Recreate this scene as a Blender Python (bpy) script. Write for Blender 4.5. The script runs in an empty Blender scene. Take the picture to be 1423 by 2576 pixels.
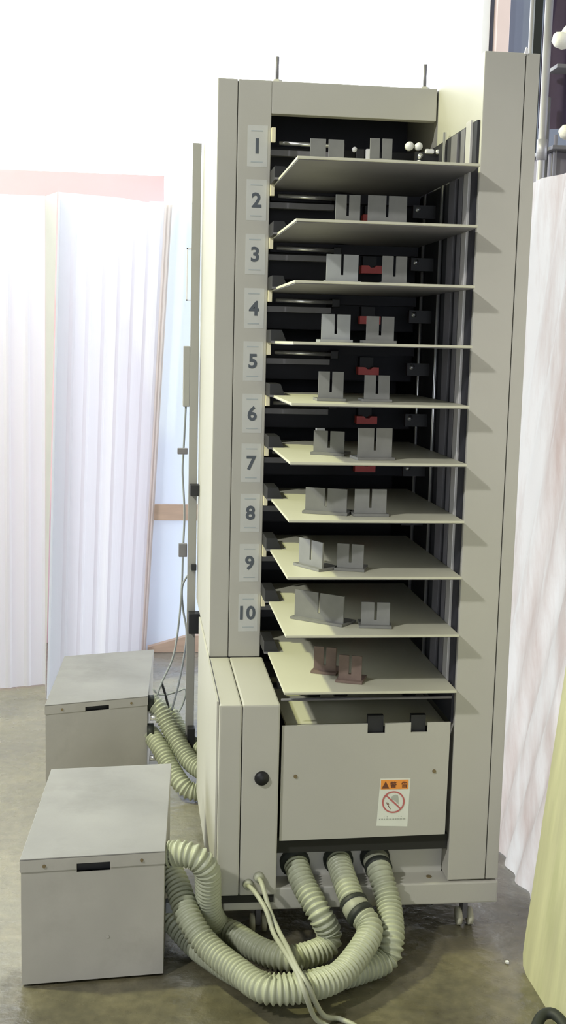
import bpy, bmesh, math, random
from mathutils import Vector, Matrix
random.seed(4)
S = bpy.context.scene
COL = S.collection

# ------------------------------------------------------------------ camera
cam_data = bpy.data.cameras.new('camera')
cam = bpy.data.objects.new('camera', cam_data)
COL.objects.link(cam)
_r = Vector((0.9927857, -0.11749708, 0.0238952))
_u = Vector((-0.00699296, 0.14220982, 0.98981183))
_f = Vector((0.11969814, 0.98283814, -0.14036223))
_m = Matrix(((_r.x, _u.x, -_f.x), (_r.y, _u.y, -_f.y), (_r.z, _u.z, -_f.z))).to_4x4()
_m.translation = Vector((-0.69846, -2.50015, 1.32918))
cam.matrix_world = _m
cam_data.sensor_fit = 'VERTICAL'
cam_data.sensor_height = 36.0
cam_data.lens = 42.154
cam_data.clip_start = 0.05
cam_data.clip_end = 300
S.camera = cam

# ------------------------------------------------------------------ world, lamps, exposure
SKY = 4.6
w = bpy.data.worlds.new('sky')
S.world = w
w.use_nodes = True
bg = w.node_tree.nodes['Background']
bg.inputs['Color'].default_value = (0.90, 0.95, 1.0, 1)
bg.inputs['Strength'].default_value = SKY


def lamp(name, loc, target, size, power, color):
    d = bpy.data.lights.new(name, 'AREA')
    d.shape = 'DISK'
    d.size = size
    d.energy = power
    d.color = color
    o = bpy.data.objects.new(name, d)
    COL.objects.link(o)
    o.location = loc
    o.rotation_euler = (Vector(target) - Vector(loc)).to_track_quat('-Z', 'Y').to_euler()
    return o


lamp('ceiling_lamp_left', (-3.5, 0.40, 4.4), (-0.3, 0.05, 1.1), 0.22, 190, (0.98, 1.0, 0.56))
lamp('ceiling_lamp_front', (-3.6, -2.7, 4.05), (-0.3, 0.0, 0.9), 0.24, 150, (1.0, 1.0, 0.97))

vs = S.view_settings
vs.view_transform = 'Standard'
vs.look = 'None'
vs.exposure = 0.0
vs.gamma = 1.0
vs.use_curve_mapping = False


# ------------------------------------------------------------------ materials
def mat(name, col, rough=0.5, metal=0.0, var=0.0, scale=8.0, bump=0.0, bscale=60.0, trans=0.0, spec=0.5,
        stretch=(1, 1, 1), dirt=None, dscale=3.0, dpos=(0.5, 0.72)):
    m = bpy.data.materials.new(name)
    m.use_nodes = True
    nt = m.node_tree
    b = nt.nodes['Principled BSDF']
    b.inputs['Base Color'].default_value = (*col, 1)
    b.inputs['Roughness'].default_value = rough
    b.inputs['Metallic'].default_value = metal
    b.inputs['Specular IOR Level'].default_value = spec
    tc = nt.nodes.new('ShaderNodeTexCoord')
    mp = nt.nodes.new('ShaderNodeMapping')
    mp.inputs['Scale'].default_value = stretch
    nt.links.new(tc.outputs['Object'], mp.inputs['Vector'])
    last = None
    if var > 0 or dirt:
        n = nt.nodes.new('ShaderNodeTexNoise')
        n.inputs['Scale'].default_value = scale
        n.inputs['Detail'].default_value = 6
        nt.links.new(mp.outputs['Vector'], n.inputs['Vector'])
        r = nt.nodes.new('ShaderNodeValToRGB')
        r.color_ramp.elements[0].position = 0.3
        r.color_ramp.elements[1].position = 0.7
        r.color_ramp.elements[0].color = (*[max(0, c * (1 - var)) for c in col], 1)
        r.color_ramp.elements[1].color = (*[min(1, c * (1 + var)) for c in col], 1)
        nt.links.new(n.outputs['Fac'], r.inputs['Fac'])
        last = r.outputs['Color']
        if dirt:
            n2 = nt.nodes.new('ShaderNodeTexNoise')
            n2.inputs['Scale'].default_value = dscale
            n2.inputs['Detail'].default_value = 8
            n2.inputs['Roughness'].default_value = 0.65
            nt.links.new(mp.outputs['Vector'], n2.inputs['Vector'])
            r2 = nt.nodes.new('ShaderNodeValToRGB')
            r2.color_ramp.elements[0].position = dpos[0]
            r2.color_ramp.elements[1].position = dpos[1]
            nt.links.new(n2.outputs['Fac'], r2.inputs['Fac'])
            mx = nt.nodes.new('ShaderNodeMixRGB')
            mx.inputs['Color2'].default_value = (*dirt, 1)
            nt.links.new(r2.outputs['Color'], mx.inputs['Fac'])
            nt.links.new(last, mx.inputs['Color1'])
            last = mx.outputs['Color']
        nt.links.new(last, b.inputs['Base Color'])
    if bump > 0:
        n3 = nt.nodes.new('ShaderNodeTexNoise')
        n3.inputs['Scale'].default_value = bscale
        n3.inputs['Detail'].default_value = 4
        nt.links.new(mp.outputs['Vector'], n3.inputs['Vector'])
        bp = nt.nodes.new('ShaderNodeBump')
        bp.inputs['Strength'].default_value = bump
        bp.inputs['Distance'].default_value = 0.01
        nt.links.new(n3.outputs['Fac'], bp.inputs['Height'])
        nt.links.new(bp.outputs['Normal'], b.inputs['Normal'])
    if trans > 0:
        tr = nt.nodes.new('ShaderNodeBsdfTranslucent')
        tr.inputs['Color'].default_value = (*col, 1)
        if last:
            nt.links.new(last, tr.inputs['Color'])
        ms = nt.nodes.new('ShaderNodeMixShader')
        ms.inputs['Fac'].default_value = trans
        out = nt.nodes['Material Output']
        nt.links.new(b.outputs['BSDF'], ms.inputs[1])
        nt.links.new(tr.outputs['BSDF'], ms.inputs[2])
        nt.links.new(ms.outputs['Shader'], out.inputs['Surface'])
    return m


M = {}
M['paint'] = mat('beige_machine_paint', (0.455, 0.443, 0.395), 0.45, var=0.03, scale=5, bump=0.02, bscale=220)
M['boxpaint'] = mat('grey_box_paint', (0.43, 0.415, 0.38), 0.55, var=0.07, scale=7, bump=0.03, bscale=160,
                    dirt=(0.37, 0.355, 0.32), dscale=5)
M['lid'] = mat('dimmed_grey_lid', (0.265, 0.26, 0.26), 0.5, var=0.10, scale=6, bump=0.03, bscale=120, dirt=(0.20, 0.195, 0.19), dscale=4)  # lid top darkened in colour to offset strong sky light falling on it
M['tray'] = mat('tray_enamel', (0.57, 0.56, 0.44), 0.45, var=0.03, scale=6)
M['flange'] = mat('grey_flange_paint', (0.30, 0.295, 0.285), 0.5, var=0.04, scale=8)
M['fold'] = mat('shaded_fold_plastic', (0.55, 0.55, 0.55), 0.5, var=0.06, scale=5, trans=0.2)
M['tray_bounce_sheet'] = mat('added_dark_tray_sheet', (0.17, 0.165, 0.18), 0.6, var=0.08, scale=12)
M['guide'] = mat('grey_steel_guide', (0.21, 0.21, 0.20), 0.45, metal=0.2, var=0.08, scale=30)
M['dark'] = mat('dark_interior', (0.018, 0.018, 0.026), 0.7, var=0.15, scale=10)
M['black'] = mat('black_plastic', (0.010, 0.010, 0.013), 0.5, var=0.1, scale=20)
M['gap'] = mat('dark_seam', (0.02, 0.02, 0.016), 0.9)
M['steel'] = mat('bright_steel', (0.72, 0.72, 0.74), 0.28, metal=0.85, var=0.04, scale=30)
M['rodpaint'] = mat('pale_rail_paint', (0.62, 0.60, 0.58), 0.35, metal=0.3, var=0.04, scale=30)
M['greybar'] = mat('grey_bar', (0.16, 0.155, 0.17), 0.5, var=0.1, scale=20)
M['red'] = mat('red_sensor_plastic', (0.75, 0.10, 0.09), 0.4, var=0.05, scale=40)
M['cream'] = mat('cream_clip', (0.80, 0.74, 0.52), 0.4, var=0.04, scale=40)
M['sticker'] = mat('pale_sticker', (0.55, 0.555, 0.525), 0.5, var=0.03, scale=30)
M['digit'] = mat('slate_print', (0.085, 0.10, 0.12), 0.6)
M['faint'] = mat('faint_blue_print', (0.40, 0.44, 0.45), 0.6)
M['white'] = mat('white_label', (0.74, 0.76, 0.68), 0.5, var=0.02, scale=30)
M['orange'] = mat('orange_print', (0.86, 0.32, 0.05), 0.5)
M['brown'] = mat('brown_print', (0.16, 0.05, 0.02), 0.6)
M['redprint'] = mat('red_print', (0.50, 0.13, 0.12), 0.6)
M['greyprint'] = mat('grey_print', (0.42, 0.44, 0.38), 0.6)
M['hose'] = mat('grey_green_hose_plastic', (0.40, 0.42, 0.31), 0.42, var=0.07, scale=25)
M['cuff'] = mat('hose_cuff_plastic', (0.30, 0.31, 0.24), 0.5, var=0.06, scale=25)
M['band'] = mat('black_rubber_band', (0.02, 0.024, 0.02), 0.6)
M['cable'] = mat('grey_cable', (0.38, 0.39, 0.31), 0.45, var=0.05, scale=30)
M['wire'] = mat('grey_wire', (0.30, 0.32, 0.33), 0.5)
M['sheet'] = mat('translucent_white_plastic', (0.80, 0.83, 0.90), 0.4, var=0.02, scale=3, trans=0.55, stretch=(6, 6, 0.4))
M['sheet_edge'] = mat('aged_plastic_edge', (0.76, 0.70, 0.66), 0.5, var=0.06, scale=5, trans=0.45)
M['sheet_blue'] = mat('smooth_white_panel', (0.80, 0.85, 0.93), 0.35, var=0.01, scale=3, trans=0.60)
M['sheet_side'] = mat('leaning_white_plastic', (0.88, 0.85, 0.82), 0.4, var=0.05, scale=2.0, trans=0.60, stretch=(1, 2.5, 0.5), dirt=(0.62, 0.50, 0.45), dscale=2.6, dpos=(0.42, 0.66))
M['pink'] = mat('pale_pink_board', (0.86, 0.66, 0.72), 0.5, var=0.02, scale=4, trans=0.22)
M['timber'] = mat('bare_timber', (0.60, 0.44, 0.34), 0.6, var=0.12, scale=6, stretch=(1, 1, 8))
M['wood'] = mat('pale_plywood', (0.56, 0.55, 0.37), 0.5, var=0.14, scale=5, stretch=(3, 5, 0.7), dirt=(0.47, 0.48, 0.29), dscale=4)
M['concrete'] = None
M['wallgrey'] = mat('blue_grey_wall', (0.145, 0.165, 0.225), 0.6, var=0.1, scale=2)
M['walldim'] = mat('dim_room_wall', (0.10, 0.098, 0.092), 0.8, var=0.08, scale=2)
M['ceil'] = mat('ceiling_board', (0.15, 0.148, 0.14), 0.8, var=0.05, scale=2)
M['trimw'] = mat('white_trim', (0.78, 0.78, 0.80), 0.5, var=0.03, scale=5)
M['purplecloth'] = mat('dark_purple_cloth', (0.05, 0.034, 0.065), 0.9, var=0.25, scale=6, bump=0.3, bscale=15)
M['pole'] = mat('galvanised_pole', (0.36, 0.35, 0.38), 0.45, metal=0.3, var=0.08, scale=12)
M['whitecloth'] = mat('white_cloth', (0.80, 0.78, 0.72), 0.8, var=0.04, scale=12, bump=0.15, bscale=90)
M['greybox'] = mat('dark_grey_carton', (0.17, 0.155, 0.18), 0.7, var=0.1, scale=8)
M['caster'] = mat('cream_caster_wheel', (0.60, 0.58, 0.44), 0.45, var=0.06, scale=30)
M['brass'] = mat('brass_screw', (0.22, 0.17, 0.09), 0.5, metal=0.5)
M['crumb'] = mat('white_crumb', (0.75, 0.75, 0.75), 0.8)


def concrete():
    m = bpy.data.materials.new('worn_concrete_floor')
    m.use_nodes = True
    nt = m.node_tree
    b = nt.nodes['Principled BSDF']
    tc = nt.nodes.new('ShaderNodeTexCoord')
    n1 = nt.nodes.new('ShaderNodeTexNoise')
    n1.inputs['Scale'].default_value = 3.2
    n1.inputs['Detail'].default_value = 10
    n1.inputs['Roughness'].default_value = 0.65
    nt.links.new(tc.outputs['Object'], n1.inputs['Vector'])
    r1 = nt.nodes.new('ShaderNodeValToRGB')
    e = r1.color_ramp.elements
    e[0].position = 0.30
    e[0].color = (0.062, 0.055, 0.036, 1)
    e[1].position = 0.72
    e[1].color = (0.20, 0.175, 0.108, 1)
    x = e.new(0.5)
    x.color = (0.115, 0.103, 0.064, 1)
    nt.links.new(n1.outputs['Fac'], r1.inputs['Fac'])
    n2 = nt.nodes.new('ShaderNodeTexNoise')
    n2.inputs['Scale'].default_value = 38
    n2.inputs['Detail'].default_value = 6
    nt.links.new(tc.outputs['Object'], n2.inputs['Vector'])
    mx = nt.nodes.new('ShaderNodeMixRGB')
    mx.blend_type = 'OVERLAY'
    mx.inputs['Fac'].default_value = 0.5
    nt.links.new(r1.outputs['Color'], mx.inputs['Color1'])
    nt.links.new(n2.outputs['Fac'], mx.inputs['Color2'])
    mp = nt.nodes.new('ShaderNodeMapping')  # brown patch near machine: part stain, part box shade painted into the floor
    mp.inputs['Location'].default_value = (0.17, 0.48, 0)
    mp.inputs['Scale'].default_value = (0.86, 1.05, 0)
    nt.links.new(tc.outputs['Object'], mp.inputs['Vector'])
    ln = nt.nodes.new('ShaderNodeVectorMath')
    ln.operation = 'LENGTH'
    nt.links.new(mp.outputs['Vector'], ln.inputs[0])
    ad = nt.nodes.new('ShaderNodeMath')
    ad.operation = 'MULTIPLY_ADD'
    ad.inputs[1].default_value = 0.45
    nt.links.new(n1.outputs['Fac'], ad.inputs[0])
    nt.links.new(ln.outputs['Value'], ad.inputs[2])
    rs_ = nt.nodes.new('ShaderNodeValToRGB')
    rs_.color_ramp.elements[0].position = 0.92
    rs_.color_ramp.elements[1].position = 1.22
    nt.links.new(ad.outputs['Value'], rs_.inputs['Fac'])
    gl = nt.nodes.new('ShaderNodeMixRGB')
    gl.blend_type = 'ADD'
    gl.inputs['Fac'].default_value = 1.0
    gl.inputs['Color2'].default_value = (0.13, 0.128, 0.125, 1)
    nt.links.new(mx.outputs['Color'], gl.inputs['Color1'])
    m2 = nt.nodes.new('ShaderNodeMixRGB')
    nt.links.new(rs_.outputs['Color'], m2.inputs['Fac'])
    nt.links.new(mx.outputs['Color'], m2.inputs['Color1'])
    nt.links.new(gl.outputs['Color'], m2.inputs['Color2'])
    nt.links.new(m2.outputs['Color'], b.inputs['Base Color'])
    r2 = nt.nodes.new('ShaderNodeValToRGB')
    r2.color_ramp.elements[0].position = 0.35
    r2.color_ramp.elements[0].color = (0.20, 0.20, 0.20, 1)
    r2.color_ramp.elements[1].position = 0.7
    r2.color_ramp.elements[1].color = (0.40, 0.40, 0.40, 1)
    n3 = nt.nodes.new('ShaderNodeTexNoise')
    n3.inputs['Scale'].default_value = 7
    n3.inputs['Detail'].default_value = 8
    nt.links.new(tc.outputs['Object'], n3.inputs['Vector'])
    nt.links.new(n3.outputs['Fac'], r2.inputs['Fac'])
    nt.links.new(r2.outputs['Color'], b.inputs['Roughness'])
    b.inputs['Specular IOR Level'].default_value = 1.0
    n4 = nt.nodes.new('ShaderNodeTexNoise')
    n4.inputs['Scale'].default_value = 22
    n4.inputs['Detail'].default_value = 8
    nt.links.new(tc.outputs['Object'], n4.inputs['Vector'])
    bp = nt.nodes.new('ShaderNodeBump')
    bp.inputs['Strength'].default_value = 0.35
    bp.inputs['Distance'].default_value = 0.012
    nt.links.new(n4.outputs['Fac'], bp.inputs['Height'])
    nt.links.new(bp.outputs['Normal'], b.inputs['Normal'])
    return m


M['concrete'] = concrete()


# ------------------------------------------------------------------ mesh helpers
class MB:
    def __init__(self):
        self.v, self.f = [], []

    def add(self, vs_, fs_):
        o = len(self.v)
        self.v += [tuple(p) for p in vs_]
        self.f += [tuple(i + o for i in q) for q in fs_]
        return self

    def box(self, x0, x1, y0, y1, z0, z1, bev=0.0):
        bm = bmesh.new()
        vs_ = [bm.verts.new(p) for p in ((x0, y0, z0), (x1, y0, z0), (x1, y1, z0), (x0, y1, z0),
                                         (x0, y0, z1), (x1, y0, z1), (x1, y1, z1), (x0, y1, z1))]
        for q in ((0, 3, 2, 1), (4, 5, 6, 7), (0, 1, 5, 4), (1, 2, 6, 5), (2, 3, 7, 6), (3, 0, 4, 7)):
            bm.faces.new([vs_[i] for i in q])
        if bev > 0:
            bmesh.ops.bevel(bm, geom=list(bm.edges), offset=bev, segments=2, profile=0.6, affect='EDGES', clamp_overlap=True)
        bm.verts.index_update()
        self.add([v.co[:] for v in bm.verts], [[v.index for v in f.verts] for f in bm.faces])
        bm.free()
        return self

    def cyl(self, a, b, r, n=14, r2=None):
        a, b = Vector(a), Vector(b)
        r2 = r if r2 is None else r2
        d = (b - a).normalized()
        s = d.orthogonal().normalized()
        t = d.cross(s)
        vs_, fs_ = [], []
        for i in range(n):
            c = math.cos(2 * math.pi * i / n) * s + math.sin(2 * math.pi * i / n) * t
            vs_ += [a + c * r, b + c * r2]
        for i in range(n):
            j = (i + 1) % n
            fs_.append((2 * i, 2 * j, 2 * j + 1, 2 * i + 1))
        fs_.append([2 * i for i in range(n)][::-1])
        fs_.append([2 * i + 1 for i in range(n)])
        return self.add(vs_, fs_)

    def prism(self, pts, y0, y1):
        """outline in x,z pushed along y"""
        n = len(pts)
        vs_ = [(x, y0, z) for x, z in pts] + [(x, y1, z) for x, z in pts]
        fs_ = [list(range(n)), [n + i for i in range(n)][::-1]]
        for i in range(n):
            j = (i + 1) % n
            fs_.append((j, i, n + i, n + j))
        return self.add(vs_, fs_)

    def rings(self, rings, closed=True, cap=True):
        n = len(rings[0])
        o = []
        fs_ = []
        for r in rings:
            o += r
        for k in range(len(rings) - 1):
            for i in range(n if closed else n - 1):
                j = (i + 1) % n
                fs_.append((k * n + i, k * n + j, (k + 1) * n + j, (k + 1) * n + i))
        if cap:
            fs_.append(list(range(n))[::-1])
            fs_.append([(len(rings) - 1) * n + i for i in range(n)])
        return self.add(o, fs_)

    def build(self, name, material, parent=None, smooth=False):
        off = Vector((0, 0, 0))
        q = parent
        while q is not None:
            off += q.location
            q = q.parent
        me = bpy.data.meshes.new(name)
        me.from_pydata([tuple(Vector(p) - off) for p in self.v], [], self.f)
        me.validate()
        bm = bmesh.new()
        bm.from_mesh(me)
        bmesh.ops.recalc_face_normals(bm, faces=bm.faces)
        bm.to_mesh(me)
        bm.free()
        if smooth:
            for p in me.polygons:
                p.use_smooth = True
        me.materials.append(material)
        o = bpy.data.objects.new(name, me)
        COL.objects.link(o)
        if parent is not None:
            o.parent = parent
        return o


def tag(o, label=None, cat=None, group=None, kind=None):
    if label:
        o['label'] = label
    if cat:
        o['category'] = cat
    if group:
        o['group'] = group
    if kind:
        o['kind'] = kind
    return o


def empty(name, loc, label, cat, group=None):
    o = bpy.data.objects.new(name, None)
    o.empty_display_size = 0.05
    COL.objects.link(o)
    o.location = loc
    return tag(o, label, cat, group)


def spline(pts, step):
    """Catmull-Rom through pts, resampled evenly"""
    P = [Vector(p) for p in pts]
    P = [P[0] * 2 - P[1]] + P + [P[-1] * 2 - P[-2]]
    dense = []
    for i in range(1, len(P) - 2):
        for k in range(24):
            t = k / 24
            a, b, c, d = P[i - 1], P[i], P[i + 1], P[i + 2]
            dense.append(0.5 * ((2 * b) + (c - a) * t + (2 * a - 5 * b + 4 * c - d) * t * t + (3 * b - a - 3 * c + d) * t ** 3))
    dense.append(P[-2])
    out = [dense[0]]
    acc = 0.0
    for i in range(1, len(dense)):
        seg = (dense[i] - dense[i - 1])
        L = seg.length
        pos = 0.0
        while acc + (L - pos) >= step:
            pos += step - acc
            out.append(dense[i - 1] + seg * (pos / L))
            acc = 0.0
        acc += L - pos
    return out


def sweep(pts, rad, n=14):
    """rings along pts; rad is a number or a function of index"""
    T = []
    for i in range(len(pts)):
        a = pts[max(0, i - 1)]
        b = pts[min(len(pts) - 1, i + 1)]
        T.append((b - a).normalized())
    s = T[0].orthogonal().normalized()
    rings = []
    for i, p in enumerate(pts):
        s = (s - T[i] * s.dot(T[i])).normalized()
        t = T[i].cross(s)
        r = rad(i) if callable(rad) else rad
        rings.append([p + (s * math.cos(2 * math.pi * k / n) + t * math.sin(2 * math.pi * k / n)) * r for k in range(n)])
    return rings


def text_mesh(body, size, name, material, parent, origin, rot=(math.pi / 2, 0, 0), bold=0.0, depth=0.0004, sx=1.0):
    """flat lettering as a mesh, centred at origin (world)"""
    c = bpy.data.curves.new(name, 'FONT')
    c.body = body
    c.size = size
    c.align_x = 'CENTER'
    c.align_y = 'CENTER'
    c.extrude = depth
    c.offset = bold
    c.resolution_u = 3
    o = bpy.data.objects.new(name + '_tmp', c)
    COL.objects.link(o)
    bpy.context.view_layer.update()
    dg = bpy.context.evaluated_depsgraph_get()
    me = bpy.data.meshes.new_from_object(o.evaluated_get(dg))
    bpy.data.objects.remove(o)
    if len(me.vertices):
        xs = [v.co.x for v in me.vertices]
        ys = [v.co.y for v in me.vertices]
        cx, cy = (min(xs) + max(xs)) / 2, (min(ys) + max(ys)) / 2
        R = Matrix.Rotation(rot[2], 4, 'Z') @ Matrix.Rotation(rot[0], 4, 'X')
        off = Vector((0, 0, 0))
        q = parent
        while q is not None:
            off += q.location
            q = q.parent
        for v in me.vertices:
            v.co = R @ Vector(((v.co.x - cx) * sx, v.co.y - cy, v.co.z)) + Vector(origin) - off
    me.materials.clear()
    me.materials.append(material)
    ob = bpy.data.objects.new(name, me)
    COL.objects.link(ob)
    ob.parent = parent
    return ob


# ------------------------------------------------------------------ the setting
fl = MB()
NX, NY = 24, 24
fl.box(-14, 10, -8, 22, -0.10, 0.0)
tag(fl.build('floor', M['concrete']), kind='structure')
tag(MB().box(-7.0, 4.2, -6.0, 3.0, 4.6, 4.75).build('ceiling', M['ceil']), kind='structure')
tag(MB().box(4.0, 4.2, -6.0, -1.4, 0.0, 4.6).build('wall_right', M['walldim']), kind='structure')
tag(MB().box(-7.2, -7.0, -6.0, 0.8, 0.0, 4.6).build('wall_left', M['walldim']), kind='structure')
tag(MB().box(-7.0, -1.9, -6.2, -6.0, 0.0, 4.6).box(0.3, 4.0, -6.2, -6.0, 0.0, 4.6).box(-1.9, 0.3, -6.2, -6.0, 2.3, 4.6).build('wall_front', M['walldim']), kind='structure')  # doorway gap added in this unseen wall to let frontal sky light in
tag(MB().box(1.13, 4.0, 4.0, 4.2, 0.0, 4.6).build('wall_back', M['wallgrey']), kind='structure')
tag(MB().box(1.085, 1.128, 3.97, 4.22, 0.0, 4.6, 0.004).build('trim_1', M['trimw']), kind='structure')
tag(MB().box(1.155, 1.225, 3.93, 3.998, 0.0, 4.6, 0.004).build('trim_2', mat('pinkish_post', (0.62, 0.50, 0.48), 0.5, var=0.04, scale=4)), kind='structure')

# ------------------------------------------------------------------ corrugated sheets
def ruled(bottom, top, n_ridge, amp, sub=6, rows=2, sharp=True):
    """a sheet whose ridges run from bottom polyline to top polyline; wave pushed along local normal"""
    def at(poly, t):
        L = [0]
        for a, b in zip(poly[:-1], poly[1:]):
            L.append(L[-1] + (Vector(b) - Vector(a)).length)
        d = t * L[-1]
        for i in range(len(poly) - 1):
            if d <= L[i + 1] + 1e-9:
                k = (d - L[i]) / (L[i + 1] - L[i])
                return Vector(poly[i]).lerp(Vector(poly[i + 1]), k)
        return Vector(poly[-1])
    sub = 8 if sharp else sub
    N = n_ridge * sub
    mb = MB()
    rings = []
    for i in range(N + 1):
        t = i / N
        a, b = at(bottom, t), at(top, t)
        d1 = at(bottom, min(1, t + .01)) - at(bottom, max(0, t - .01))
        d2 = at(top, min(1, t + .01)) - at(top, max(0, t - .01))
        up = (b - a).normalized()
        nb, ntp = up.cross(d1).normalized(), up.cross(d2).normalized()
        ph = (i % sub) / sub
        wv = (-1 if ph < 0.15 else 1) if sharp else math.cos(2 * math.pi * ph)
        rings.append([a.lerp(b, k / rows) + (nb.lerp(ntp, k / rows)) * amp * wv for k in range(rows + 1)])
    mb.rings(rings, closed=False, cap=False)
    return mb


# left sheet
root = empty('corrugated_sheet', (-1.4, 2.0, 0), 'white corrugated plastic sheet standing at the far left edge, left of the grey fold', 'plastic sheet',
             'white plastic sheets standing behind the pump boxes')
ruled([(-2.1, 1.93, 0.004), (-1.214, 1.993, 0.004), (-1.050, 2.045, 0.004)], [(-2.1, 1.95, 1.82), (-1.198, 2.0, 1.829), (-1.043, 2.035, 1.833)], 15, 0.0035).build('sheet', M['sheet'], root)
# middle sheet with a folded-back left flange
root = empty('corrugated_sheet', (-0.85, 2.2, 0), 'wide white corrugated plastic sheet behind the rear pump box, right of the grey fold', 'plastic sheet',
             'white plastic sheets standing behind the pump boxes')
ruled([(-1.032, 1.85, 0.004), (-0.84, 2.16, 0.004), (-0.685, 2.48, 0.004)], [(-0.988, 1.9, 1.833), (-0.778, 2.2, 1.855), (-0.605, 2.46, 1.862)], 7, 0.0035).build('sheet', M['sheet'], root)
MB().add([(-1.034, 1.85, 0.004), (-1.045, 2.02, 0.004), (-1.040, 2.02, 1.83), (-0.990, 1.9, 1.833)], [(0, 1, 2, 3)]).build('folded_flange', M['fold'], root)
ruled([(-0.685, 2.478, 0.004), (-0.665, 2.5, 0.004)], [(-0.605, 2.458, 1.862), (-0.573, 2.5, 1.868)], 2, 0.003).build('edge_strip', M['sheet_edge'], root)['label'] = 'yellowed edge strip'

# smooth bluish panel with timber rails between it and the collator
root = empty('smooth_panel', (-0.5, 2.56, 0), 'smooth bluish white panel with two bare timber rails, between corrugated sheet and collator', 'plastic panel')
MB().box(-0.662, 0.10, 2.55, 2.556, 0.004, 1.885).build('sheet', M['sheet_blue'], root)
MB().box(-0.655, 0.05, 2.522, 2.549, 0.572, 0.640, 0.003).build('rail', M['timber'], root)
MB().prism([(-0.655, 0.002), (0.05, 0.002), (0.05, 0.075), (-0.48, 0.075), (-0.655, 0.025)], 2.515, 2.549).build('rail', M['timber'], root)

# pink board behind
tag(MB().box(-2.3, -0.60, 2.70, 2.712, 0.0, 2.007, 0.002).build('pink_board', M['pink']), 'pale pink board rising above the tops of the white sheets', 'board')

# right leaning sheet
def interp(x, xs, ys):
    for i in range(len(xs) - 1):
        if x <= xs[i + 1]:
            return ys[i] + (ys[i + 1] - ys[i]) * (x - xs[i]) / (xs[i + 1] - xs[i])
    return ys[-1] + (ys[-1] - ys[-2]) * (x - xs[-1]) / (xs[-1] - xs[-2])


bt, tp = [], []
for k in range(25):
    yb = -0.05 + k * 0.05
    bt.append((0.257 + 0.006 * math.sin(yb * 17), yb, 0.003))
    zt = 1.80 - 0.05 * max(0, 0.4 - interp(yb, [.1, .41, .67, .85, 1.15], [-.95, -.5, -.16, .36, .9]))
    tp.append((0.257 + 0.04 * 1.8 + 0.012 * math.sin(yb * 23), interp(yb, [.1, .41, .67, .85, 1.15], [-.95, -.5, -.16, .36, .9]), 1.76))
root = empty('leaning_sheet', (0.27, 0.5, 0), 'large white plastic sheet with slanting folds leaning right of the collator', 'plastic sheet')
ruled(bt, tp, 12, 0.007, rows=6, sharp=False, sub=8).build('sheet', M['sheet_side'], root, smooth=True)

# plywood board in the right foreground
def board():
    # outline in (y, z) along the board's face, pushed through its thickness; leans 0.093 outwards per metre
    pts = [(-1.05, 0.0), (-0.18, 0.0), (-0.155, 0.008), (-0.144, 0.03), (-0.142, 0.07), (-0.142, 1.0), (-1.05, 1.0)]
    n = len(pts)
    vs_ = []
    for th in (0.0, 0.018):
        for y, z in pts:
            vs_.append((0.132 + 0.093 * z + th, y, z))
    fs_ = [list(range(n)), [n + i for i in range(n)][::-1]] + [((i + 1) % n, i, n + i, n + (i + 1) % n) for i in range(n)]
    return MB().add(vs_, fs_)


tag(board().build('plywood_board', M['wood']), 'pale greenish plywood board leaning in the right foreground', 'board')

# ------------------------------------------------------------------ rack and cloth rolls, upper right
rack = empty('storage_rack', (0.75, 1.3, 0), 'grey steel storage rack behind the collator at upper right', 'rack')
for (x, y, r) in ((0.528, 1.2, 0.0125), (1.05, 1.2, 0.0125), (0.655, 1.75, 0.0125), (1.05, 1.75, 0.0125)):
    MB().cyl((x, y, 0), (x, y, 2.75), r).build('upright', M['pole'], rack, True)
MB().cyl((0.578, 1.22, 0.0), (0.578, 1.22, 1.985), 0.006).build('brace', M['pole'], rack, True)
MB().cyl((0.5285, 1.2, 1.905), (0.5285, 1.2, 1.965), 0.0165).build('collar', M['pole'], rack, True)
MB().cyl((0.556, 1.25, 0.0), (0.556, 1.25, 2.1), 0.010).build('brace', M['greybar'], rack, True)
for z, yb_ in ((1.95, 1.76), (2.19, 1.275)):
    MB().box(0.56, 1.06, 1.19, yb_, z - 0.012, z, 0.002).build('shelf', M['greybar'], rack)
MB().box(0.612, 0.640, 1.60, 1.615, 0.0, 2.75).build('side_plate', M['band'], rack)


def roll(name, pts, r, label):
    P = spline(pts, 0.012)
    n = len(P)
    def rad(i):
        e = min(i, n - 1 - i)
        return r * math.sqrt(max(0.05, 1 - (1 - min(1, e * 0.012 / r)) ** 2)) if e * 0.012 < r else r
    mb = MB().rings(sweep(P, rad, 16))
    return tag(mb.build(name, M['whitecloth'], None, True), label, 'cloth roll', 'white rolls on the rack')


roll('cloth_roll', [(0.527, 1.13, 2.262), (0.545, 1.13, 2.243), (0.567, 1.14, 2.247), (0.59, 1.16, 2.275), (0.66, 1.20, 2.262), (0.90, 1.25, 2.215)], 0.0245,
     'white soft roll with drooping end, at the top right edge')
roll('cloth_roll', [(0.570, 1.17, 1.988), (0.62, 1.18, 1.985), (0.9, 1.25, 1.972)], 0.0225,
     'cream roll end poking out lower, just above the leaning white sheet')
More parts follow.
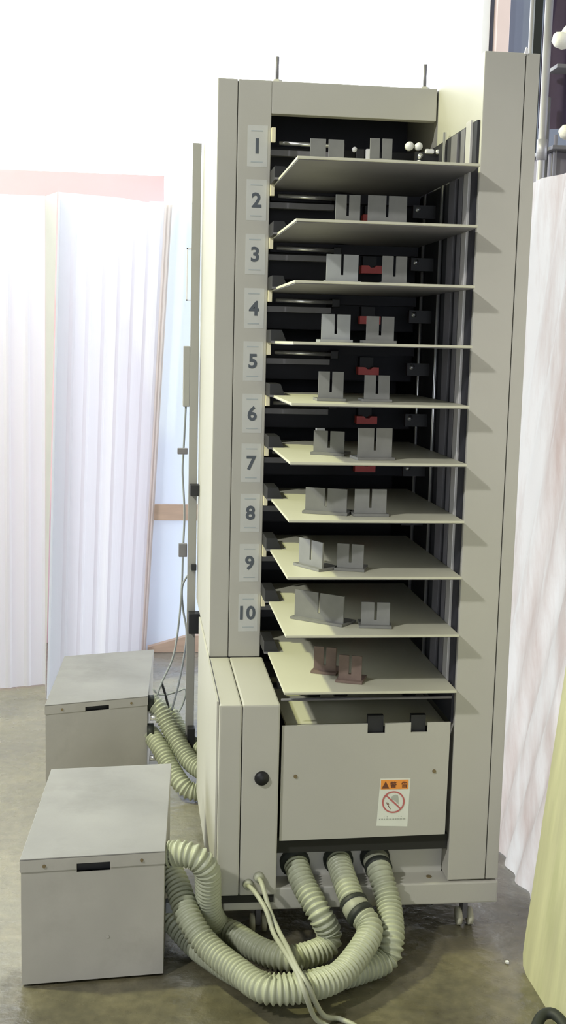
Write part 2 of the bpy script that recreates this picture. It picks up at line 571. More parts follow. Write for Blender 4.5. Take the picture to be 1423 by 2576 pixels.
# dark cloth hanging at the rack's end
mb = MB()
rings = []
for i in range(25):
    x = 0.552 + i * 0.02
    rings.append([Vector((x, 1.32 + 0.012 * math.sin(i * 1.3) + 0.004 * math.sin(k * 1.1 + i), 2.02 + k * 0.1)) for k in range(8)])
mb.rings(rings, closed=False, cap=False)
tag(mb.build('hanging_cloth', M['purplecloth'], None, True), 'dark purple cloth hanging in the rack at the upper right', 'cloth')
tag(MB().box(0.575, 0.95, 1.235, 1.55, 1.72, 1.937, 0.004).build('carton', M['greybox']), 'dark grey carton under the lower white roll end', 'box')
MB().box(0.56, 1.06, 1.20, 1.76, 1.705, 1.718, 0.002).build('shelf', M['greybar'], rack)

# ------------------------------------------------------------------ the collator
H = 1.93
XL, XR = -0.5226, -0.397
YB = 0.383
ZC = 0.554
R = empty('paper_collator', (-0.2, 0.5, 0), 'tall beige ten tray paper collator standing on casters in the middle', 'collator')

# left numbered column (two panels, seam between)
MB().box(XL, -0.4765, YB, YB + 0.04, ZC, H, 0.002).build('column_panel', M['paint'], R)
cpan = MB().box(-0.4750, XR, YB, YB + 0.04, ZC, H, 0.002).build('column_panel', M['paint'], R)
MB().box(XL + 0.003, XR - 0.003, YB + 0.006, YB + 0.07, ZC, H - 0.004).build('column_core', M['gap'], R)
MB().box(XL, XL + 0.012, YB + 0.042, 1.06, ZC, H, 0.002).build('side_panel', M['paint'], R)
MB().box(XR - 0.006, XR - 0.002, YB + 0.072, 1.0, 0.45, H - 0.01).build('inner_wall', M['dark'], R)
# rear flange with its fittings
MB().box(-0.553, -0.528, 1.0, 1.012, 0.10, 1.879, 0.001).build('rear_flange', M['flange'], R)
MB().box(-0.572, -0.5535, 1.0, 1.04, 1.136, 1.311, 0.002).build('junction_box', M['flange'], R)
mb = MB().box(-0.566, -0.563, 1.0, 1.02, 1.44, 1.588).box(-0.566, -0.5535, 1.0, 1.02, 1.585, 1.588).box(-0.566, -0.5535, 1.0, 1.02, 1.44, 1.443)
mb.build('handle', M['rodpaint'], R)
for (z0, z1, xe) in ((0.880, 0.912, -0.518), (0.470, 0.531, -0.507)):
    c = MB().box(-0.549, xe, 0.955, 0.999, z0, z1, 0.002).build('connector', M['black'], R)
    MB().box(xe, xe + 0.010, 0.965, 0.995, z0 + 0.003, z1 - 0.003, 0.001).build('plug', M['greybar'], c)
for (x0, x1, z0, z1) in ((-0.586, -0.556, 0.996, 1.014), (-0.579, -0.554, 0.690, 0.730)):
    MB().box(x0, x1, 1.013, 1.03, z0, z1, 0.002).build('cable_clip', M['greybar'], R)
MB().box(-0.542, -0.527, 0.985, 1.0, 0.655, 0.672, 0.001).build('cable_clip', M['black'], R)
MB().box(-0.548, -0.526, 0.96, 0.998, 0.09, 0.178, 0.002).build('foot_bracket', M['black'], R)
# header, top, back
MB().box(XR, -0.004, YB + 0.001, YB + 0.03, 1.856, H, 0.002).build('header', M['paint'], R)
MB().box(XL + 0.001, 0.116, YB + 0.031, 1.06, H - 0.006, H - 0.001).build('top_plate', M['paint'], R)
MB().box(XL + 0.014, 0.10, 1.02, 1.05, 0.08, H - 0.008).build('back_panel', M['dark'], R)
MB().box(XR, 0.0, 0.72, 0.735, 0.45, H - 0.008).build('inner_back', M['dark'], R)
for x in (-0.3835, -0.031):
    b = MB().cyl((x, YB + 0.02, 1.93), (x, YB + 0.02, 1.988), 0.0042).build('lifting_bolt', M['greybar'], R, True)
    MB().cyl((x, YB + 0.02, 1.9295), (x, YB + 0.02, 1.936), 0.014, 6, 0.011).build('nut', M['paint'], b)

# right column and inner side wall
MB().box(0.0, 0.0865, 0.0, 0.42, 0.135, H, 0.002).build('column_panel', M['paint'], R)
MB().box(0.0885, 0.1167, 0.0, 0.42, 0.135, H, 0.002).build('column_panel', M['paint'], R)
MB().box(0.084, 0.092, 0.006, 0.40, 0.14, H - 0.004).build('column_core', M['gap'], R)
MB().box(0.002, 0.1165, 0.421, 1.06, 0.135, H - 0.007).build('side_panel', M['paint'], R)
MB().prism([(0.083, 1.927), (0.091, 1.927), (0.090, 1.939), (0.086, 1.941)], -0.002, 0.004).build('corner_tab', M['trimw'], R)
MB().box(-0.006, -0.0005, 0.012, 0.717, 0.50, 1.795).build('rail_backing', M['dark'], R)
for (y0, y1, m_, zt) in ((0.043, 0.080, 'rodpaint', 1.80), (0.088, 0.118, 'greybar', 1.79), (0.150, 0.202, 'greybar', 1.79)):
    MB().box(-0.012, -0.006, y0, y1, 0.585, zt, 0.001).build('guide_rail', M[m_], R)
for y, zt in ((0.262, 1.81), (0.433, 1.80)):
    MB().cyl((-0.012, y, 0.56), (-0.012, y, zt), 0.004).build('guide_rod', M['steel'], R, True)

# trays
TZ = [1.698, 1.576, 1.454, 1.331, 1.206, 1.084, 0.963, 0.842, 0.716, 0.592]
for i, tz in enumerate(TZ):
    t = MB().box(-0.388, -0.0125, -0.050, 0.50, tz - 0.0055, tz, 0.001).build('tray', M['tray'], R)
    MB().box(-0.386, -0.015, -0.046, 0.498, tz - 0.0072, tz - 0.0057).build('added_bounce_sheet', M['tray_bounce_sheet'], t)  # dark sheet added under the tray to cut light bounced between trays
    MB().box(-0.384, -0.016, 0.47, 0.50, tz - 0.030, tz - 0.0075).build('tray_hinge', M['dark'], t)
    # front bracket in the corner by the column
    f = MB().prism([(-0.397, tz - 0.004), (-0.360, tz - 0.004), (-0.372, tz + 0.026), (-0.397, tz + 0.026)], 0.285, 0.381).build('feed_bracket', M['black'], R)
    MB().box(-0.397, -0.360, 0.281, 0.286, tz - 0.004, tz + 0.0005).build('bracket_lip', M['greybar'], f)
    MB().box(-0.3968, -0.387, 0.372, 0.382, tz + 0.092, tz + 0.125, 0.001).build('spring_clip', M['cream'], R)
    # suction unit behind the tray
    u = MB().box(-0.396, -0.008, 0.52, 0.62, tz + 0.03, tz + 0.105, 0.003).build('feed_unit', M['dark'], R)
    MB().cyl((-0.373, 0.42, tz + 0.098), (-0.235, 0.42, tz + 0.096), 0.0048).build('feed_rod', M['steel'], u, True)
    MB().box(-0.392, -0.235, 0.43, 0.45, tz + 0.070, tz + 0.084, 0.001).build('feed_bar', M['greybar'], u)
    MB().box(-0.235, -0.215, 0.42, 0.52, tz + 0.085, tz + 0.105, 0.002).build('rod_block', M['black'], u)
    rs = MB().prism([(-0.159, tz + 0.047), (-0.107, tz + 0.047), (-0.107, tz + 0.066), (-0.122, tz + 0.066), (-0.127, tz + 0.061),
                     (-0.136, tz + 0.061), (-0.141, tz + 0.066), (-0.159, tz + 0.066)], 0.455, 0.485).build('sensor_block', M['red'], R)
    MB().box(-0.150, -0.116, 0.485, 0.520, tz + 0.05, tz + 0.09).build('sensor_arm', M['black'], rs)
    k = MB().cyl((-0.048, 0.34, tz + 0.072), (-0.052, 0.36, tz + 0.060), 0.006, 10, 0.004).build('thumb_screw', M['steel'], R, True)
    MB().box(-0.060, -0.006, 0.345, 0.36, tz + 0.050, tz + 0.080).build('screw_bracket', M['black'], k)
# loose white fittings above the top tray
for (x, y, z, a) in ((-0.072, 0.36, 1.792, 0.010), (-0.050, 0.36, 1.792, 0.009), (-0.053, 0.34, 1.750, 0.008)):
    MB().cyl((x, y - 0.006, z), (x, y + 0.006, z), a, 12).build('white_knob', M['trimw'], R, True)
for (x0, x1) in ((-0.038, -0.017), (-0.012, -0.001)):
    MB().box(x0, x1, 0.335, 0.347, 1.774, 1.784, 0.003).build('white_plug', M['trimw'], R)
MB().box(-0.160, -0.145, 0.44, 0.454, 1.768, 1.795, 0.003).build('white_knob', M['trimw'], R)
MB().cyl((-0.187, 0.445, 1.793), (-0.187, 0.455, 1.793), 0.006).build('white_knob', M['trimw'], R, True)
MB().box(-0.184, -0.163, 0.445, 0.46, 1.765, 1.795, 0.002).build('sensor_block', M['black'], R)

# numbers
NX_ = [-0.429, -0.428, -0.429, -0.429, -0.429, -0.428, -0.4275, -0.4275, -0.427, -0.4275]
NZ_ = [1.781, 1.658, 1.533, 1.407, 1.282, 1.157, 1.037, 0.915, 0.791, 0.666]
for i in range(10):
    x, z = NX_[i], NZ_[i]
    lb = MB().box(-0.452, -0.4045, YB - 0.0006, YB - 0.0001, z - 0.047, z + 0.047).build('number_label', M['sticker'], R)
    text_mesh(str(i + 1), 0.0465, 'numeral', M['digit'], lb, (x if i < 9 else x - 0.0015, YB - 0.0012, z), bold=0.0013)
    MB().box(x - 0.0145, x + 0.0135, YB - 0.0012, YB - 0.0007, z + 0.033, z + 0.0355).box(
        x - 0.0145, x + 0.0135, YB - 0.0012, YB - 0.0007, z - 0.0375, z - 0.035).build('label_line', M['faint'], lb)

# lower left cabinet
MB().box(-0.5226, -0.4738, -0.015, YB - 0.001, 0.12, ZC, 0.004).build('cabinet_cover', M['paint'], R)
cab = MB().box(-0.4722, -0.391, -0.015, YB - 0.001, 0.12, ZC, 0.004).build('cabinet_cover', M['paint'], R)
MB().box(-0.518, -0.395, -0.008, YB - 0.002, 0.10, ZC - 0.008).build('cabinet_core', M['gap'], R)
sk = [(y, z) for (y, z) in ((0.0, 0.085), (0.80, 0.045), (0.80, ZC + 0.004), (0.0, ZC + 0.004))]
MB().add([(x, y, z) for x in (-0.5275, -0.5232) for (y, z) in sk], [(0, 1, 2, 3), (7, 6, 5, 4), (0, 4, 5, 1), (1, 5, 6, 2), (2, 6, 7, 3), (3, 7, 4, 0)]).build('side_skirt', M['paint'], R)
MB().cyl((-0.428, -0.015, 0.389), (-0.428, -0.022, 0.389), 0.0165, 18, 0.014).build('lock_knob', M['black'], cab, True)
for (x, z) in ((-0.430, 0.163), (-0.4535, 0.147)):
    MB().cyl((x, -0.015, z), (x, -0.026, z), 0.0125, 14, 0.010).build('cable_gland', M['cable'], cab, True)

# lower right: notched front panel with its warning label
pz0, pz1 = 0.243, 0.505
fp = MB().prism([(-0.385, pz0 - 0.003), (-0.012, pz0 + 0.003), (-0.010, 0.506), (-0.062, 0.506), (-0.062, 0.484), (-0.099, 0.484), (-0.099, 0.506),
                 (-0.157, 0.505), (-0.157, 0.483), (-0.196, 0.483), (-0.196, 0.505), (-0.385, 0.503)], -0.004, 0.0).build('front_panel', M['paint'], R)
for (x, z) in ((-0.353, 0.388), (-0.043, 0.394)):
    MB().cyl((x, -0.004, z), (x, -0.0065, z), 0.0042, 10).build('screw', M['brass'], fp)
for (x0, x1) in ((-0.194, -0.159), (-0.097, -0.064)):
    MB().box(x0, x1, 0.006, 0.02, 0.47, 0.520).build('paper_stop', M['black'], R)
MB().box(-0.389, -0.002, 0.012, 0.30, 0.205, 0.24).build('panel_shadow_gap', M['gap'], R)
MB().box(-0.385, -0.010, 0.30, 0.34, 0.24, 0.50).build('inner_panel', M['dark'], R)
MB().box(-0.372, -0.015, 0.03, 0.40, 0.488, 0.496).build('delivery_plate', M['tray'], R)
MB().cyl((-0.388, 0.0, 0.560), (-0.010, 0.0, 0.562), 0.003).build('tie_rod', M['greybar'], R, True)
MB().box(-0.37, -0.012, 0.22, 0.24, 0.52, 0.545).build('roller_bar', M['black'], R)
for x in (-0.30, -0.235, -0.07):
    MB().cyl((x, 0.22, 0.52), (x + 0.03, 0.22, 0.52), 0.02).build('roller', M['black'], R, True)
# warning label
wl = MB().add([(-0.1635, -0.0045, 0.379), (-0.0955, -0.0045, 0.3785), (-0.0985, -0.0045, 0.2665), (-0.1690, -0.0045, 0.2695)], [(0, 1, 2, 3)]).build('warning_label', M['white'], fp)
MB().box(-0.1620, -0.1000, -0.0055, -0.0048, 0.3545, 0.3755).build('orange_band', M['orange'], wl)
MB().prism([(-0.160, 0.3565), (-0.143, 0.3565), (-0.1515, 0.3730)], -0.0062, -0.0056).build('warning_triangle', M['brown'], wl)
text_mesh('警', 0.0150, 'lettering', M['brown'], wl, (-0.134, -0.0060, 0.365), bold=0.0002)
text_mesh('告', 0.0150, 'lettering', M['brown'], wl, (-0.109, -0.0060, 0.365), bold=0.0002)
cx, cz, ro, ri = -0.1325, 0.3245, 0.0255, 0.0222
mb = MB()
vs_, fs_ = [], []
n = 40
for k in range(n):
    a = 2 * math.pi * k / n
    vs_ += [(cx + ro * math.cos(a), -0.0056, cz + ro * math.sin(a)), (cx + ri * math.cos(a), -0.0056, cz + ri * math.sin(a))]
for k in range(n):
    j = (k + 1) % n
    fs_.append((2 * k, 2 * j, 2 * j + 1, 2 * k + 1))
mb.add(vs_, fs_)
a = math.radians(-43)
dx, dz = math.cos(a), math.sin(a)
px, pz = -dz * 0.0017, dx * 0.0017
L = 0.0235
mb.add([(cx - dx * L - px, -0.0058, cz - dz * L - pz), (cx + dx * L - px, -0.0058, cz + dz * L - pz), (cx + dx * L + px, -0.0058, cz + dz * L + pz),
        (cx - dx * L + px, -0.0058, cz - dz * L + pz)], [(0, 1, 2, 3)])
mb.build('prohibition_ring', M['redprint'], wl)
# hand pictogram: palm and fingers reaching up to the right
hand = MB()
hand.prism([(-0.1375, 0.3290), (-0.1310, 0.3290), (-0.1205, 0.3190), (-0.1215, 0.3330), (-0.1230, 0.3400), (-0.1290, 0.3415), (-0.1365, 0.3375)], -0.0054, -0.0050)
hand.build('hand_pictogram', M['greyprint'], wl)
mb = MB()
for (x0, z0, x1, z1) in ((-0.1485, 0.3240, -0.1385, 0.3080), (-0.1455, 0.3240, -0.1425, 0.3190)):
    d = Vector((x1 - x0, 0, z1 - z0)).normalized()
    q = Vector((-d.z, 0, d.x)) * 0.0007
    A, B_ = Vector((x0, -0.0054, z0)), Vector((x1, -0.0054, z1))
    mb.add([A - q, B_ - q, B_ + q, A + q], [(0, 1, 2, 3)])
mb.build('motion_lines', M['brown'], wl)
mb = MB()
xx = -0.1635
while xx < -0.108:
    ww = random.uniform(0.002, 0.006)
    mb.box(xx, xx + ww, -0.0052, -0.0049, 0.2835, 0.2862)
    if random.random() > 0.4:
        mb.box(xx + 0.002, xx + ww * 0.8, -0.0052, -0.0049, 0.2895, 0.2912)
    xx += ww + 0.0022
mb.build('small_print', M['greyprint'], wl)

# recessed connection plate, base and casters
rp = MB().box(-0.386, -0.001, 0.055, 0.065, 0.125, 0.235).build('connection_plate', M['paint'], R)
MB().cyl((-0.044, 0.055, 0.222), (-0.044, 0.051, 0.222), 0.005).build('screw', M['black'], rp)
for (x, z) in ((-0.342, 0.166), (-0.243, 0.170), (-0.158, 0.173)):
    MB().cyl((x, 0.055, z), (x, 0.042, z - 0.002), 0.034, 22).build('hose_socket', M['band'], rp, True)
bb = MB().box(-0.507, 0.117, -0.005, 0.60, 0.080, 0.131, 0.004).build('base_frame', M['paint'], R)
MB().box(-0.455, 0.112, 0.60, 1.04, 0.085, 0.131).build('base_frame', M['paint'], R)
MB().cyl((-0.036, 0.028, 0.130), (-0.036, 0.028, 0.133), 0.006).build('screw', M['brass'], bb)
for (x, y) in ((0.058, 0.065), (-0.422, 0.065), (0.058, 0.95), (-0.422, 0.95)):
    c = MB().cyl((x, y, 0.081), (x, y, 0.058), 0.012).box(x - 0.006, x + 0.006, y - 0.02, y + 0.012, 0.018, 0.060, 0.002).build('caster', M['greybar'], R)
    for s in (-1, 1):
        MB().cyl((x + s * 0.008, y - 0.01, 0.021), (x + s * 0.018, y - 0.01, 0.021), 0.0205, 20).build('wheel', M['caster'], c, True)

# ------------------------------------------------------------------ paper guides lying in the trays
G = {1: [(-.349, .05, -.278, .05, .051), (-.223, .05, -.176, .05, .057)],
     2: [(-.292, .05, -.240, .05, .062), (-.223, .05, -.140, .05, .063)],
     3: [(-.308, .05, -.240, .05, .061), (-.188, .05, -.135, .05, .061)],
     4: [(-.315, .05, -.253, .05, .059), (-.218, .05, -.158, .05, .057)],
     5: [(-.318, .05, -.264, .05, .063), (-.218, .05, -.163, .05, .057)],
     6: [(-.314, .127, -.250, .100, .053), (-.235, .010, -.160, .018, .068)],
     7: [(-.339, .055, -.254, .020, .056), (-.238, .012, -.169, .012, .058)],
     8: [(-.346, .085, -.305, .012, .062), (-.270, .030, -.215, .012, .058)],
     9: [(-.349, .110, -.252, .030, .066), (-.214, .022, -.152, .014, .056)],
     10: [(-.303, .105, -.256, .085, .060), (-.259, .030, -.211, .012, .060)]}
NUM = 'one two three four five six seven eight nine ten'.split()
tint = [M['guide'], mat('light_steel_guide', (0.32, 0.33, 0.33), 0.4, metal=0.2, var=0.06, scale=30), mat('rusty_brown_guide', (0.17, 0.12, 0.10), 0.6, var=0.2, scale=30)]
for b_, gl in G.items():
    tz = TZ[b_ - 1]
    for k, (x0, y0, x1, y1, h) in enumerate(gl):
        side = 'left' if k == 0 else 'right'
        A, B_ = Vector((x0, y0, tz)), Vector((x1, y1, tz))
        d = (B_ - A)
        Lg = d.length
        d.normalize()
        nn = Vector((-d.y, d.x, 0))
        root = empty('paper_guide', (x0, y0, tz), '%s slotted %s paper guide standing in the tray beside numeral %s' % (side, 'brown' if b_ == 10 else 'grey', NUM[b_ - 1]), 'paper guide',
                     'paper guides in the trays')
        mt = tint[2] if b_ == 10 else (tint[1] if b_ in (3, 4) and k == 0 else tint[0])

        def slab(u0, u1, v0, v1, z0, z1, name):
            mb_ = MB()
            vs_ = []
            for z in (z0, z1):
                for (u, v) in ((u0, v0), (u1, v0), (u1, v1), (u0, v1)):
                    q = A + d * u + nn * v
                    vs_.append((q.x, q.y, tz + z))
            mb_.add(vs_, [(0, 3, 2, 1), (4, 5, 6, 7), (0, 1, 5, 4), (1, 2, 6, 5), (2, 3, 7, 6), (3, 0, 4, 7)])
            return mb_.build(name, mt, root)
        gap = 0.006
        mid = Lg * 0.5
        slab(-0.004, Lg + 0.004, -0.012, 0.05, 0.0004, 0.006, 'base_plate')
        slab(0, mid - gap / 2, 0.0, 0.004, 0.006, h, 'upright')
        slab(mid + gap / 2, Lg, 0.0, 0.004, 0.006, h, 'upright')
        slab(mid - gap / 2, mid + gap / 2, 0.0, 0.0035, 0.006, h * 0.3, 'web')

# small white block and loose paper bits among the trays
tag(MB().box(-0.305, -0.285, 0.150, 0.165, 1.0824, 1.140, 0.001).build('white_block', M['trimw']), 'bright white block beside the left paper guide in the tray by numeral 6', 'block')


# ------------------------------------------------------------------ pump boxes
def pump_box(fl_, fr_, bl_, br_, h, label, spots):
    """corner points on the floor: front left, front right, back left, back right"""
    root = empty('pump_box', (fl_[0], fl_[1], 0), label, 'metal box', 'sheet metal pump boxes')
    FL, FR, BL, BR = (Vector((*q, 0)) for q in (fl_, fr_, bl_, br_))
    ux = (FR - FL)
    uy = ((BL - FL) + (BR - FR)) / 2
    def pt(u, v, z):
        p = FL + ux * u + uy * v
        return (p.x, p.y, z)
    W_, D_ = ux.length, uy.length
    def blk(mb_, u0, u1, v0, v1, z0, z1):
        vs_ = [pt(u, v, z) for z in (z0, z1) for (u, v) in ((u0, v0), (u1, v0), (u1, v1), (u0, v1))]
        return mb_.add(vs_, [(0, 3, 2, 1), (4, 5, 6, 7), (0, 1, 5, 4), (1, 2, 6, 5), (2, 3, 7, 6), (3, 0, 4, 7)])
    e = 0.008
    # front wall with a real hand slot
    fw = MB()
    su0, su1, sz0, sz1 = 0.385, 0.615, 0.243, 0.2615
    zt_ = h - 0.0165
    blk(fw, 0.006, 0.994, 0.006, 0.012, 0.006, sz0)
    blk(fw, 0.006, su0, 0.006, 0.012, sz0, zt_)
    blk(fw, su1, 0.994, 0.006, 0.012, sz0, zt_)
    blk(fw, 0.006, 0.994, 0.012, 0.994, 0.006, 0.012)
    blk(fw, 0.006, 0.012, 0.012, 0.994, 0.012, zt_)
    blk(fw, 0.988, 0.994, 0.012, 0.994, 0.012, zt_)
    blk(fw, 0.012, 0.988, 0.988, 0.994, 0.012, zt_)
    fw.build('case', M['boxpaint'], root)
    blk(MB(), 0.02, 0.98, 0.03, 0.034, 0.02, h - 0.02).build('dark_slot_backing', M['black'], root)  # black sheet added behind the hand slot for the shade inside
    for (u, v) in ((0.06, 0.05), (0.94, 0.05), (0.06, 0.95), (0.94, 0.95)):
        q = pt(u, v, 0)
        MB().cyl((q[0], q[1], 0.0), (q[0], q[1], 0.0065), 0.010, 10).build('rubber_foot', M['band'], root)
    # lid: folded sheet with lips
    lid = MB()
    ltop = blk(MB(), 0.0, 1.0, 0.0, 1.0, h - 0.003, h)
    blk(lid, 0.0, su0, 0.0, 0.005, h - 0.028, h - 0.003)
    blk(lid, su1, 1.0, 0.0, 0.005, h - 0.028, h - 0.003)
    blk(lid, su0, su1, 0.0, 0.005, h - 0.016, h - 0.003)
    blk(lid, 0.0, 0.005, 0.005, 0.995, h - 0.028, h - 0.003)
    blk(lid, 0.995, 1.0, 0.005, 0.995, h - 0.028, h - 0.003)
    blk(lid, 0.0, 1.0, 0.995, 1.0, h - 0.028, h - 0.003)
    lo = lid.build('lid', M['boxpaint'], root)
    lt = ltop.build('lid_top', M['lid'], lo)
    bv = lt.modifiers.new('edge', 'BEVEL')
    bv.width = 0.0012
    bv.segments = 2
    for u in (0.165, 0.835):
        q, q2 = pt(u, 0.001, h - 0.017), pt(u, -0.005, h - 0.017)
        MB().cyl(q, q2, 0.0036, 10).build('screw', M['brass'], lo)
    if spots:
        q, q2 = pt(0.60, 0.0065, 0.098), pt(0.60, 0.0035, 0.098)
        MB().cyl(q, q2, 0.0035, 10).build('screw', M['boxpaint'], root)
    return root, pt


b1, pt1 = pump_box((-0.932, -0.152), (-0.638, -0.128), (-0.905, 0.373), (-0.613, 0.386), 0.279,
                   'beige sheet metal pump box nearest the camera with hand slot and corrugated hoses', True)
b2, pt2 = pump_box((-0.963, 0.905), (-0.666, 0.985), (-0.939, 1.455), (-0.643, 1.525), 0.274,
                   'beige sheet metal pump box farther back, partly behind the front one', False)
for (y, z, r) in ((-0.08, 0.250, 0.024), (0.01, 0.178, 0.024), (0.03, 0.061, 0.024)):
    MB().cyl((-0.640, y, z), (-0.622, y, z), r, 16).build('hose_port', M['band'], b1, True)
for (y, z) in ((-0.03, 0.215), (-0.04, 0.115)):
    MB().box(-0.634, -0.610, y - 0.012, y + 0.012, z - 0.012, z + 0.012, 0.002).build('terminal_block', M['wire'], b1)
    MB().cyl((-0.612, y - 0.013, z), (-0.612, y - 0.018, z), 0.004, 10).build('terminal_screw', M['steel'], b1)
for (y, z, r) in ((1.02, 0.242, 0.024), (1.0, 0.160, 0.024)):
    MB().cyl((-0.668, y, z), (-0.648, y, z), r, 16).build('hose_port', M['band'], b2, True)
for (y, z) in ((0.992, 0.205), (0.985, 0.120), (0.99, 0.08)):
    MB().cyl((-0.660, y, z), (-0.636, y, z), 0.009, 10).build('terminal_screw', M['steel'], b2, True)


# ------------------------------------------------------------------ corrugated hoses
def hose(pts, r, label, pitch=0.0112, cuffs=()):
    root = empty('vacuum_hose', tuple(pts[0]), label, 'hose', 'corrugated vacuum hoses')
    st = pitch / 6
    P = spline(pts, st)
    prof = [1.0, 0.98, 0.88, 0.80, 0.80, 0.88]
    n = len(P)
    spans = []
    for c0, c1 in cuffs:
        spans.append((int(c0 * n), int(c1 * n)))

    def rad(i):
        return r * prof[i % 6]
    MB().rings(sweep(P, rad, 18)).build('tube', M['hose'], root, True)
    for a_, b_ in spans:
        seg = P[a_:b_:6]
        MB().rings(sweep(seg, r * 1.04, 20)).build('cuff', M['cuff'], root, True)
        for e_ in (a_, b_ - 7):
            s2 = P[max(0, e_):e_ + 7:2]
            MB().rings(sweep(s2, r * 1.10, 20)).build('clamp_band', M['band'], root, True)
    return root


RH = 0.0285
hose([(-0.341, 0.052, 0.166), (-0.330, -0.01, 0.142), (-0.303, -0.07, 0.103), (-0.279, -0.075, 0.054), (-0.292, -0.092, 0.032), (-0.340, -0.119, 0.030),
      (-0.383, -0.125, 0.030), (-0.435, -0.085, 0.030), (-0.481, -0.017, 0.031), (-0.513, 0.012, 0.035), (-0.538, -0.032, 0.095), (-0.545, -0.078, 0.170),
      (-0.550, -0.100, 0.222), (-0.572, -0.102, 0.250), (-0.600, -0.092, 0.256), (-0.622, -0.083, 0.252), (-0.632, -0.08, 0.251)], RH,
     'leftmost front hose looping from the base plate up to the near box top port')
hose([(-0.243, 0.052, 0.170), (-0.240, -0.03, 0.154), (-0.227, -0.10, 0.125), (-0.206, -0.145, 0.105), (-0.222, -0.185, 0.088), (-0.290, -0.262, 0.062),
      (-0.369, -0.304, 0.062), (-0.441, -0.303, 0.062), (-0.490, -0.234, 0.064), (-0.547, -0.155, 0.078), (-0.585, -0.105, 0.115), (-0.606, -0.04, 0.152),
      (-0.622, 0.0, 0.172), (-0.634, 0.01, 0.178)], RH,
     'middle front hose sweeping in a wide loop along the floor in front of the others', cuffs=((0.155, 0.20),))
hose([(-0.158, 0.052, 0.173), (-0.155, -0.01, 0.153), (-0.146, -0.06, 0.110), (-0.155, -0.135, 0.070), (-0.172, -0.158, 0.036), (-0.239, -0.190, 0.0295),
      (-0.300, -0.215, 0.0295), (-0.363, -0.235, 0.0295), (-0.435, -0.232, 0.0295), (-0.486, -0.180, 0.0295), (-0.531, -0.118, 0.0295), (-0.570, -0.055, 0.031),
      (-0.604, -0.010, 0.050), (-0.622, 0.022, 0.058), (-0.632, 0.03, 0.061)], RH,
     'rightmost front hose curving down and under the middle hose to the lowest port', cuffs=((0.0, 0.055),))
hose([(-0.660, 1.03, 0.242), (-0.630, 1.01, 0.220), (-0.597, 0.975, 0.170), (-0.563, 0.925, 0.124), (-0.537, 0.885, 0.098), (-0.500, 0.845, 0.085)], RH * 0.98,
     'upper of the two pale hoses leaving the farther pump box')
hose([(-0.658, 1.01, 0.150), (-0.628, 0.955, 0.121), (-0.598, 0.90, 0.080), (-0.570, 0.855, 0.050), (-0.545, 0.84, 0.033), (-0.515, 0.832, 0.0295), (-0.480, 0.80, 0.0295)], RH * 0.98,
     'lower of the two pale hoses leaving the farther pump box')
hose([(-0.655, 1.13, 0.213), (-0.597, 1.10, 0.180), (-0.566, 1.05, 0.135), (-0.537, 1.0, 0.118), (-0.500, 0.955, 0.112)], RH * 0.95,
     'shaded grey hose running behind the pale pair at the farther pump box')


# ------------------------------------------------------------------ cables and wires
def cable(name, pts, r, mt, label, cat, group=None):
    P = spline(pts, 0.008)
    return tag(MB().rings(sweep(P, r, 10)).build(name, mt, None, True), label, cat, group)


cable('cable', [(-0.430, -0.024, 0.163), (-0.426, -0.06, 0.163), (-0.414, -0.10, 0.127), (-0.398, -0.145, 0.100), (-0.390, -0.22, 0.105), (-0.382, -0.319, 0.112),
                (-0.367, -0.361, 0.100), (-0.334, -0.345, 0.030), (-0.295, -0.325, 0.006), (-0.263, -0.364, 0.006), (-0.238, -0.458, 0.006)], 0.0052, M['cable'],
      'thin grey cable from the upper gland, crossing the hoses to the right', 'cable', 'cables from the cabinet')
cable('cable', [(-0.4535, -0.024, 0.147), (-0.443, -0.06, 0.150), (-0.423, -0.11, 0.132), (-0.411, -0.145, 0.100), (-0.401, -0.204, 0.100), (-0.385, -0.324, 0.110),
                (-0.376, -0.375, 0.096), (-0.351, -0.355, 0.030), (-0.325, -0.345, 0.006), (-0.308, -0.374, 0.006), (-0.298, -0.453, 0.006)], 0.0052, M['cable'],
      'thin grey cable from the lower gland, ending left of the other', 'cable', 'cables from the cabinet')
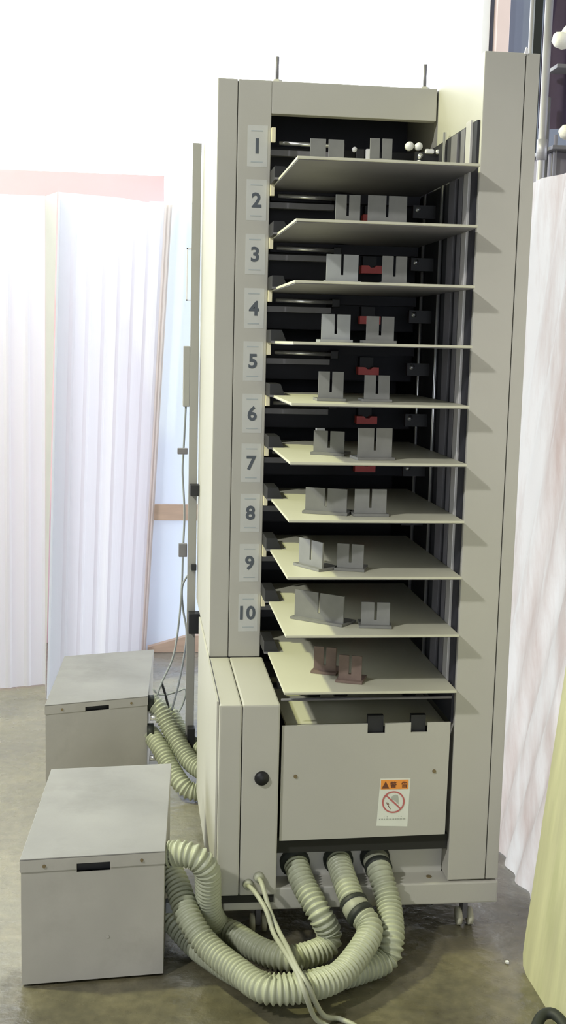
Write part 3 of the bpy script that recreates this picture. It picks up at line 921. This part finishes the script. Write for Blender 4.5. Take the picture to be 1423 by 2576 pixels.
cable('wire', [(-0.563, 1.02, 1.136), (-0.567, 1.05, 1.002), (-0.569, 1.05, 0.937), (-0.562, 1.05, 0.818), (-0.565, 1.05, 0.703), (-0.567, 1.05, 0.600),
               (-0.574, 1.05, 0.490), (-0.590, 1.05, 0.379), (-0.623, 1.05, 0.299), (-0.646, 1.05, 0.235)], 0.0032, M['wire'],
      'long grey wire from the junction box down to the farther pump box', 'wire')
cable('wire', [(-0.536, 0.99, 0.660), (-0.549, 1.02, 0.636), (-0.566, 1.04, 0.596), (-0.563, 1.06, 0.527), (-0.551, 1.06, 0.453), (-0.555, 1.06, 0.391),
               (-0.572, 1.06, 0.292), (-0.593, 1.06, 0.205)], 0.0032, M['wire'],
      'short grey wire curving from the rear clip down to the dark hose', 'wire')
cable('wire', [(-0.649, 1.10, 0.262), (-0.641, 1.1, 0.250), (-0.619, 1.1, 0.242), (-0.576, 1.1, 0.252), (-0.552, 1.1, 0.261), (-0.549, 1.1, 0.245), (-0.560, 1.1, 0.207), (-0.580, 1.09, 0.175)],
      0.0030, M['wire'], 'bent grey wire loop between the farther box and the collator', 'wire')
cable('rod', [(-0.624, 1.1, 0.283), (-0.611, 1.1, 0.240), (-0.600, 1.095, 0.195)], 0.0038, M['black'], 'short black rod poking up behind the rear hoses', 'rod')
# dark bag at the lower right corner of the picture
P = [Vector(p) for p in ((0.055, -0.46, 0.012), (0.070, -0.42, 0.020), (0.095, -0.385, 0.030), (0.118, -0.385, 0.034), (0.130, -0.42, 0.028), (0.128, -0.48, 0.015))]
mb = MB().rings(sweep(spline([tuple(p) for p in P], 0.006), 0.011, 12))
tag(mb.build('strap', M['band'], None, True), 'black strap loop on the floor by the plywood board', 'strap')
for (x, y, r) in ((0.142, 0.20, 0.0045), (0.105, -0.13, 0.005)):
    bm = bmesh.new()
    bmesh.ops.create_icosphere(bm, subdivisions=1, radius=r)
    me = bpy.data.meshes.new('paper_scrap')
    for v in bm.verts:
        v.co *= random.uniform(0.8, 1.15)
    bm.to_mesh(me)
    bm.free()
    me.materials.append(M['crumb'])
    o = bpy.data.objects.new('paper_scrap', me)
    COL.objects.link(o)
    o.location = (x, y, r * 0.8)
    tag(o, 'tiny white paper scrap on the floor %s' % ('right of the base frame' if y > 0 else 'beside the plywood board'), 'scrap', 'paper scraps')
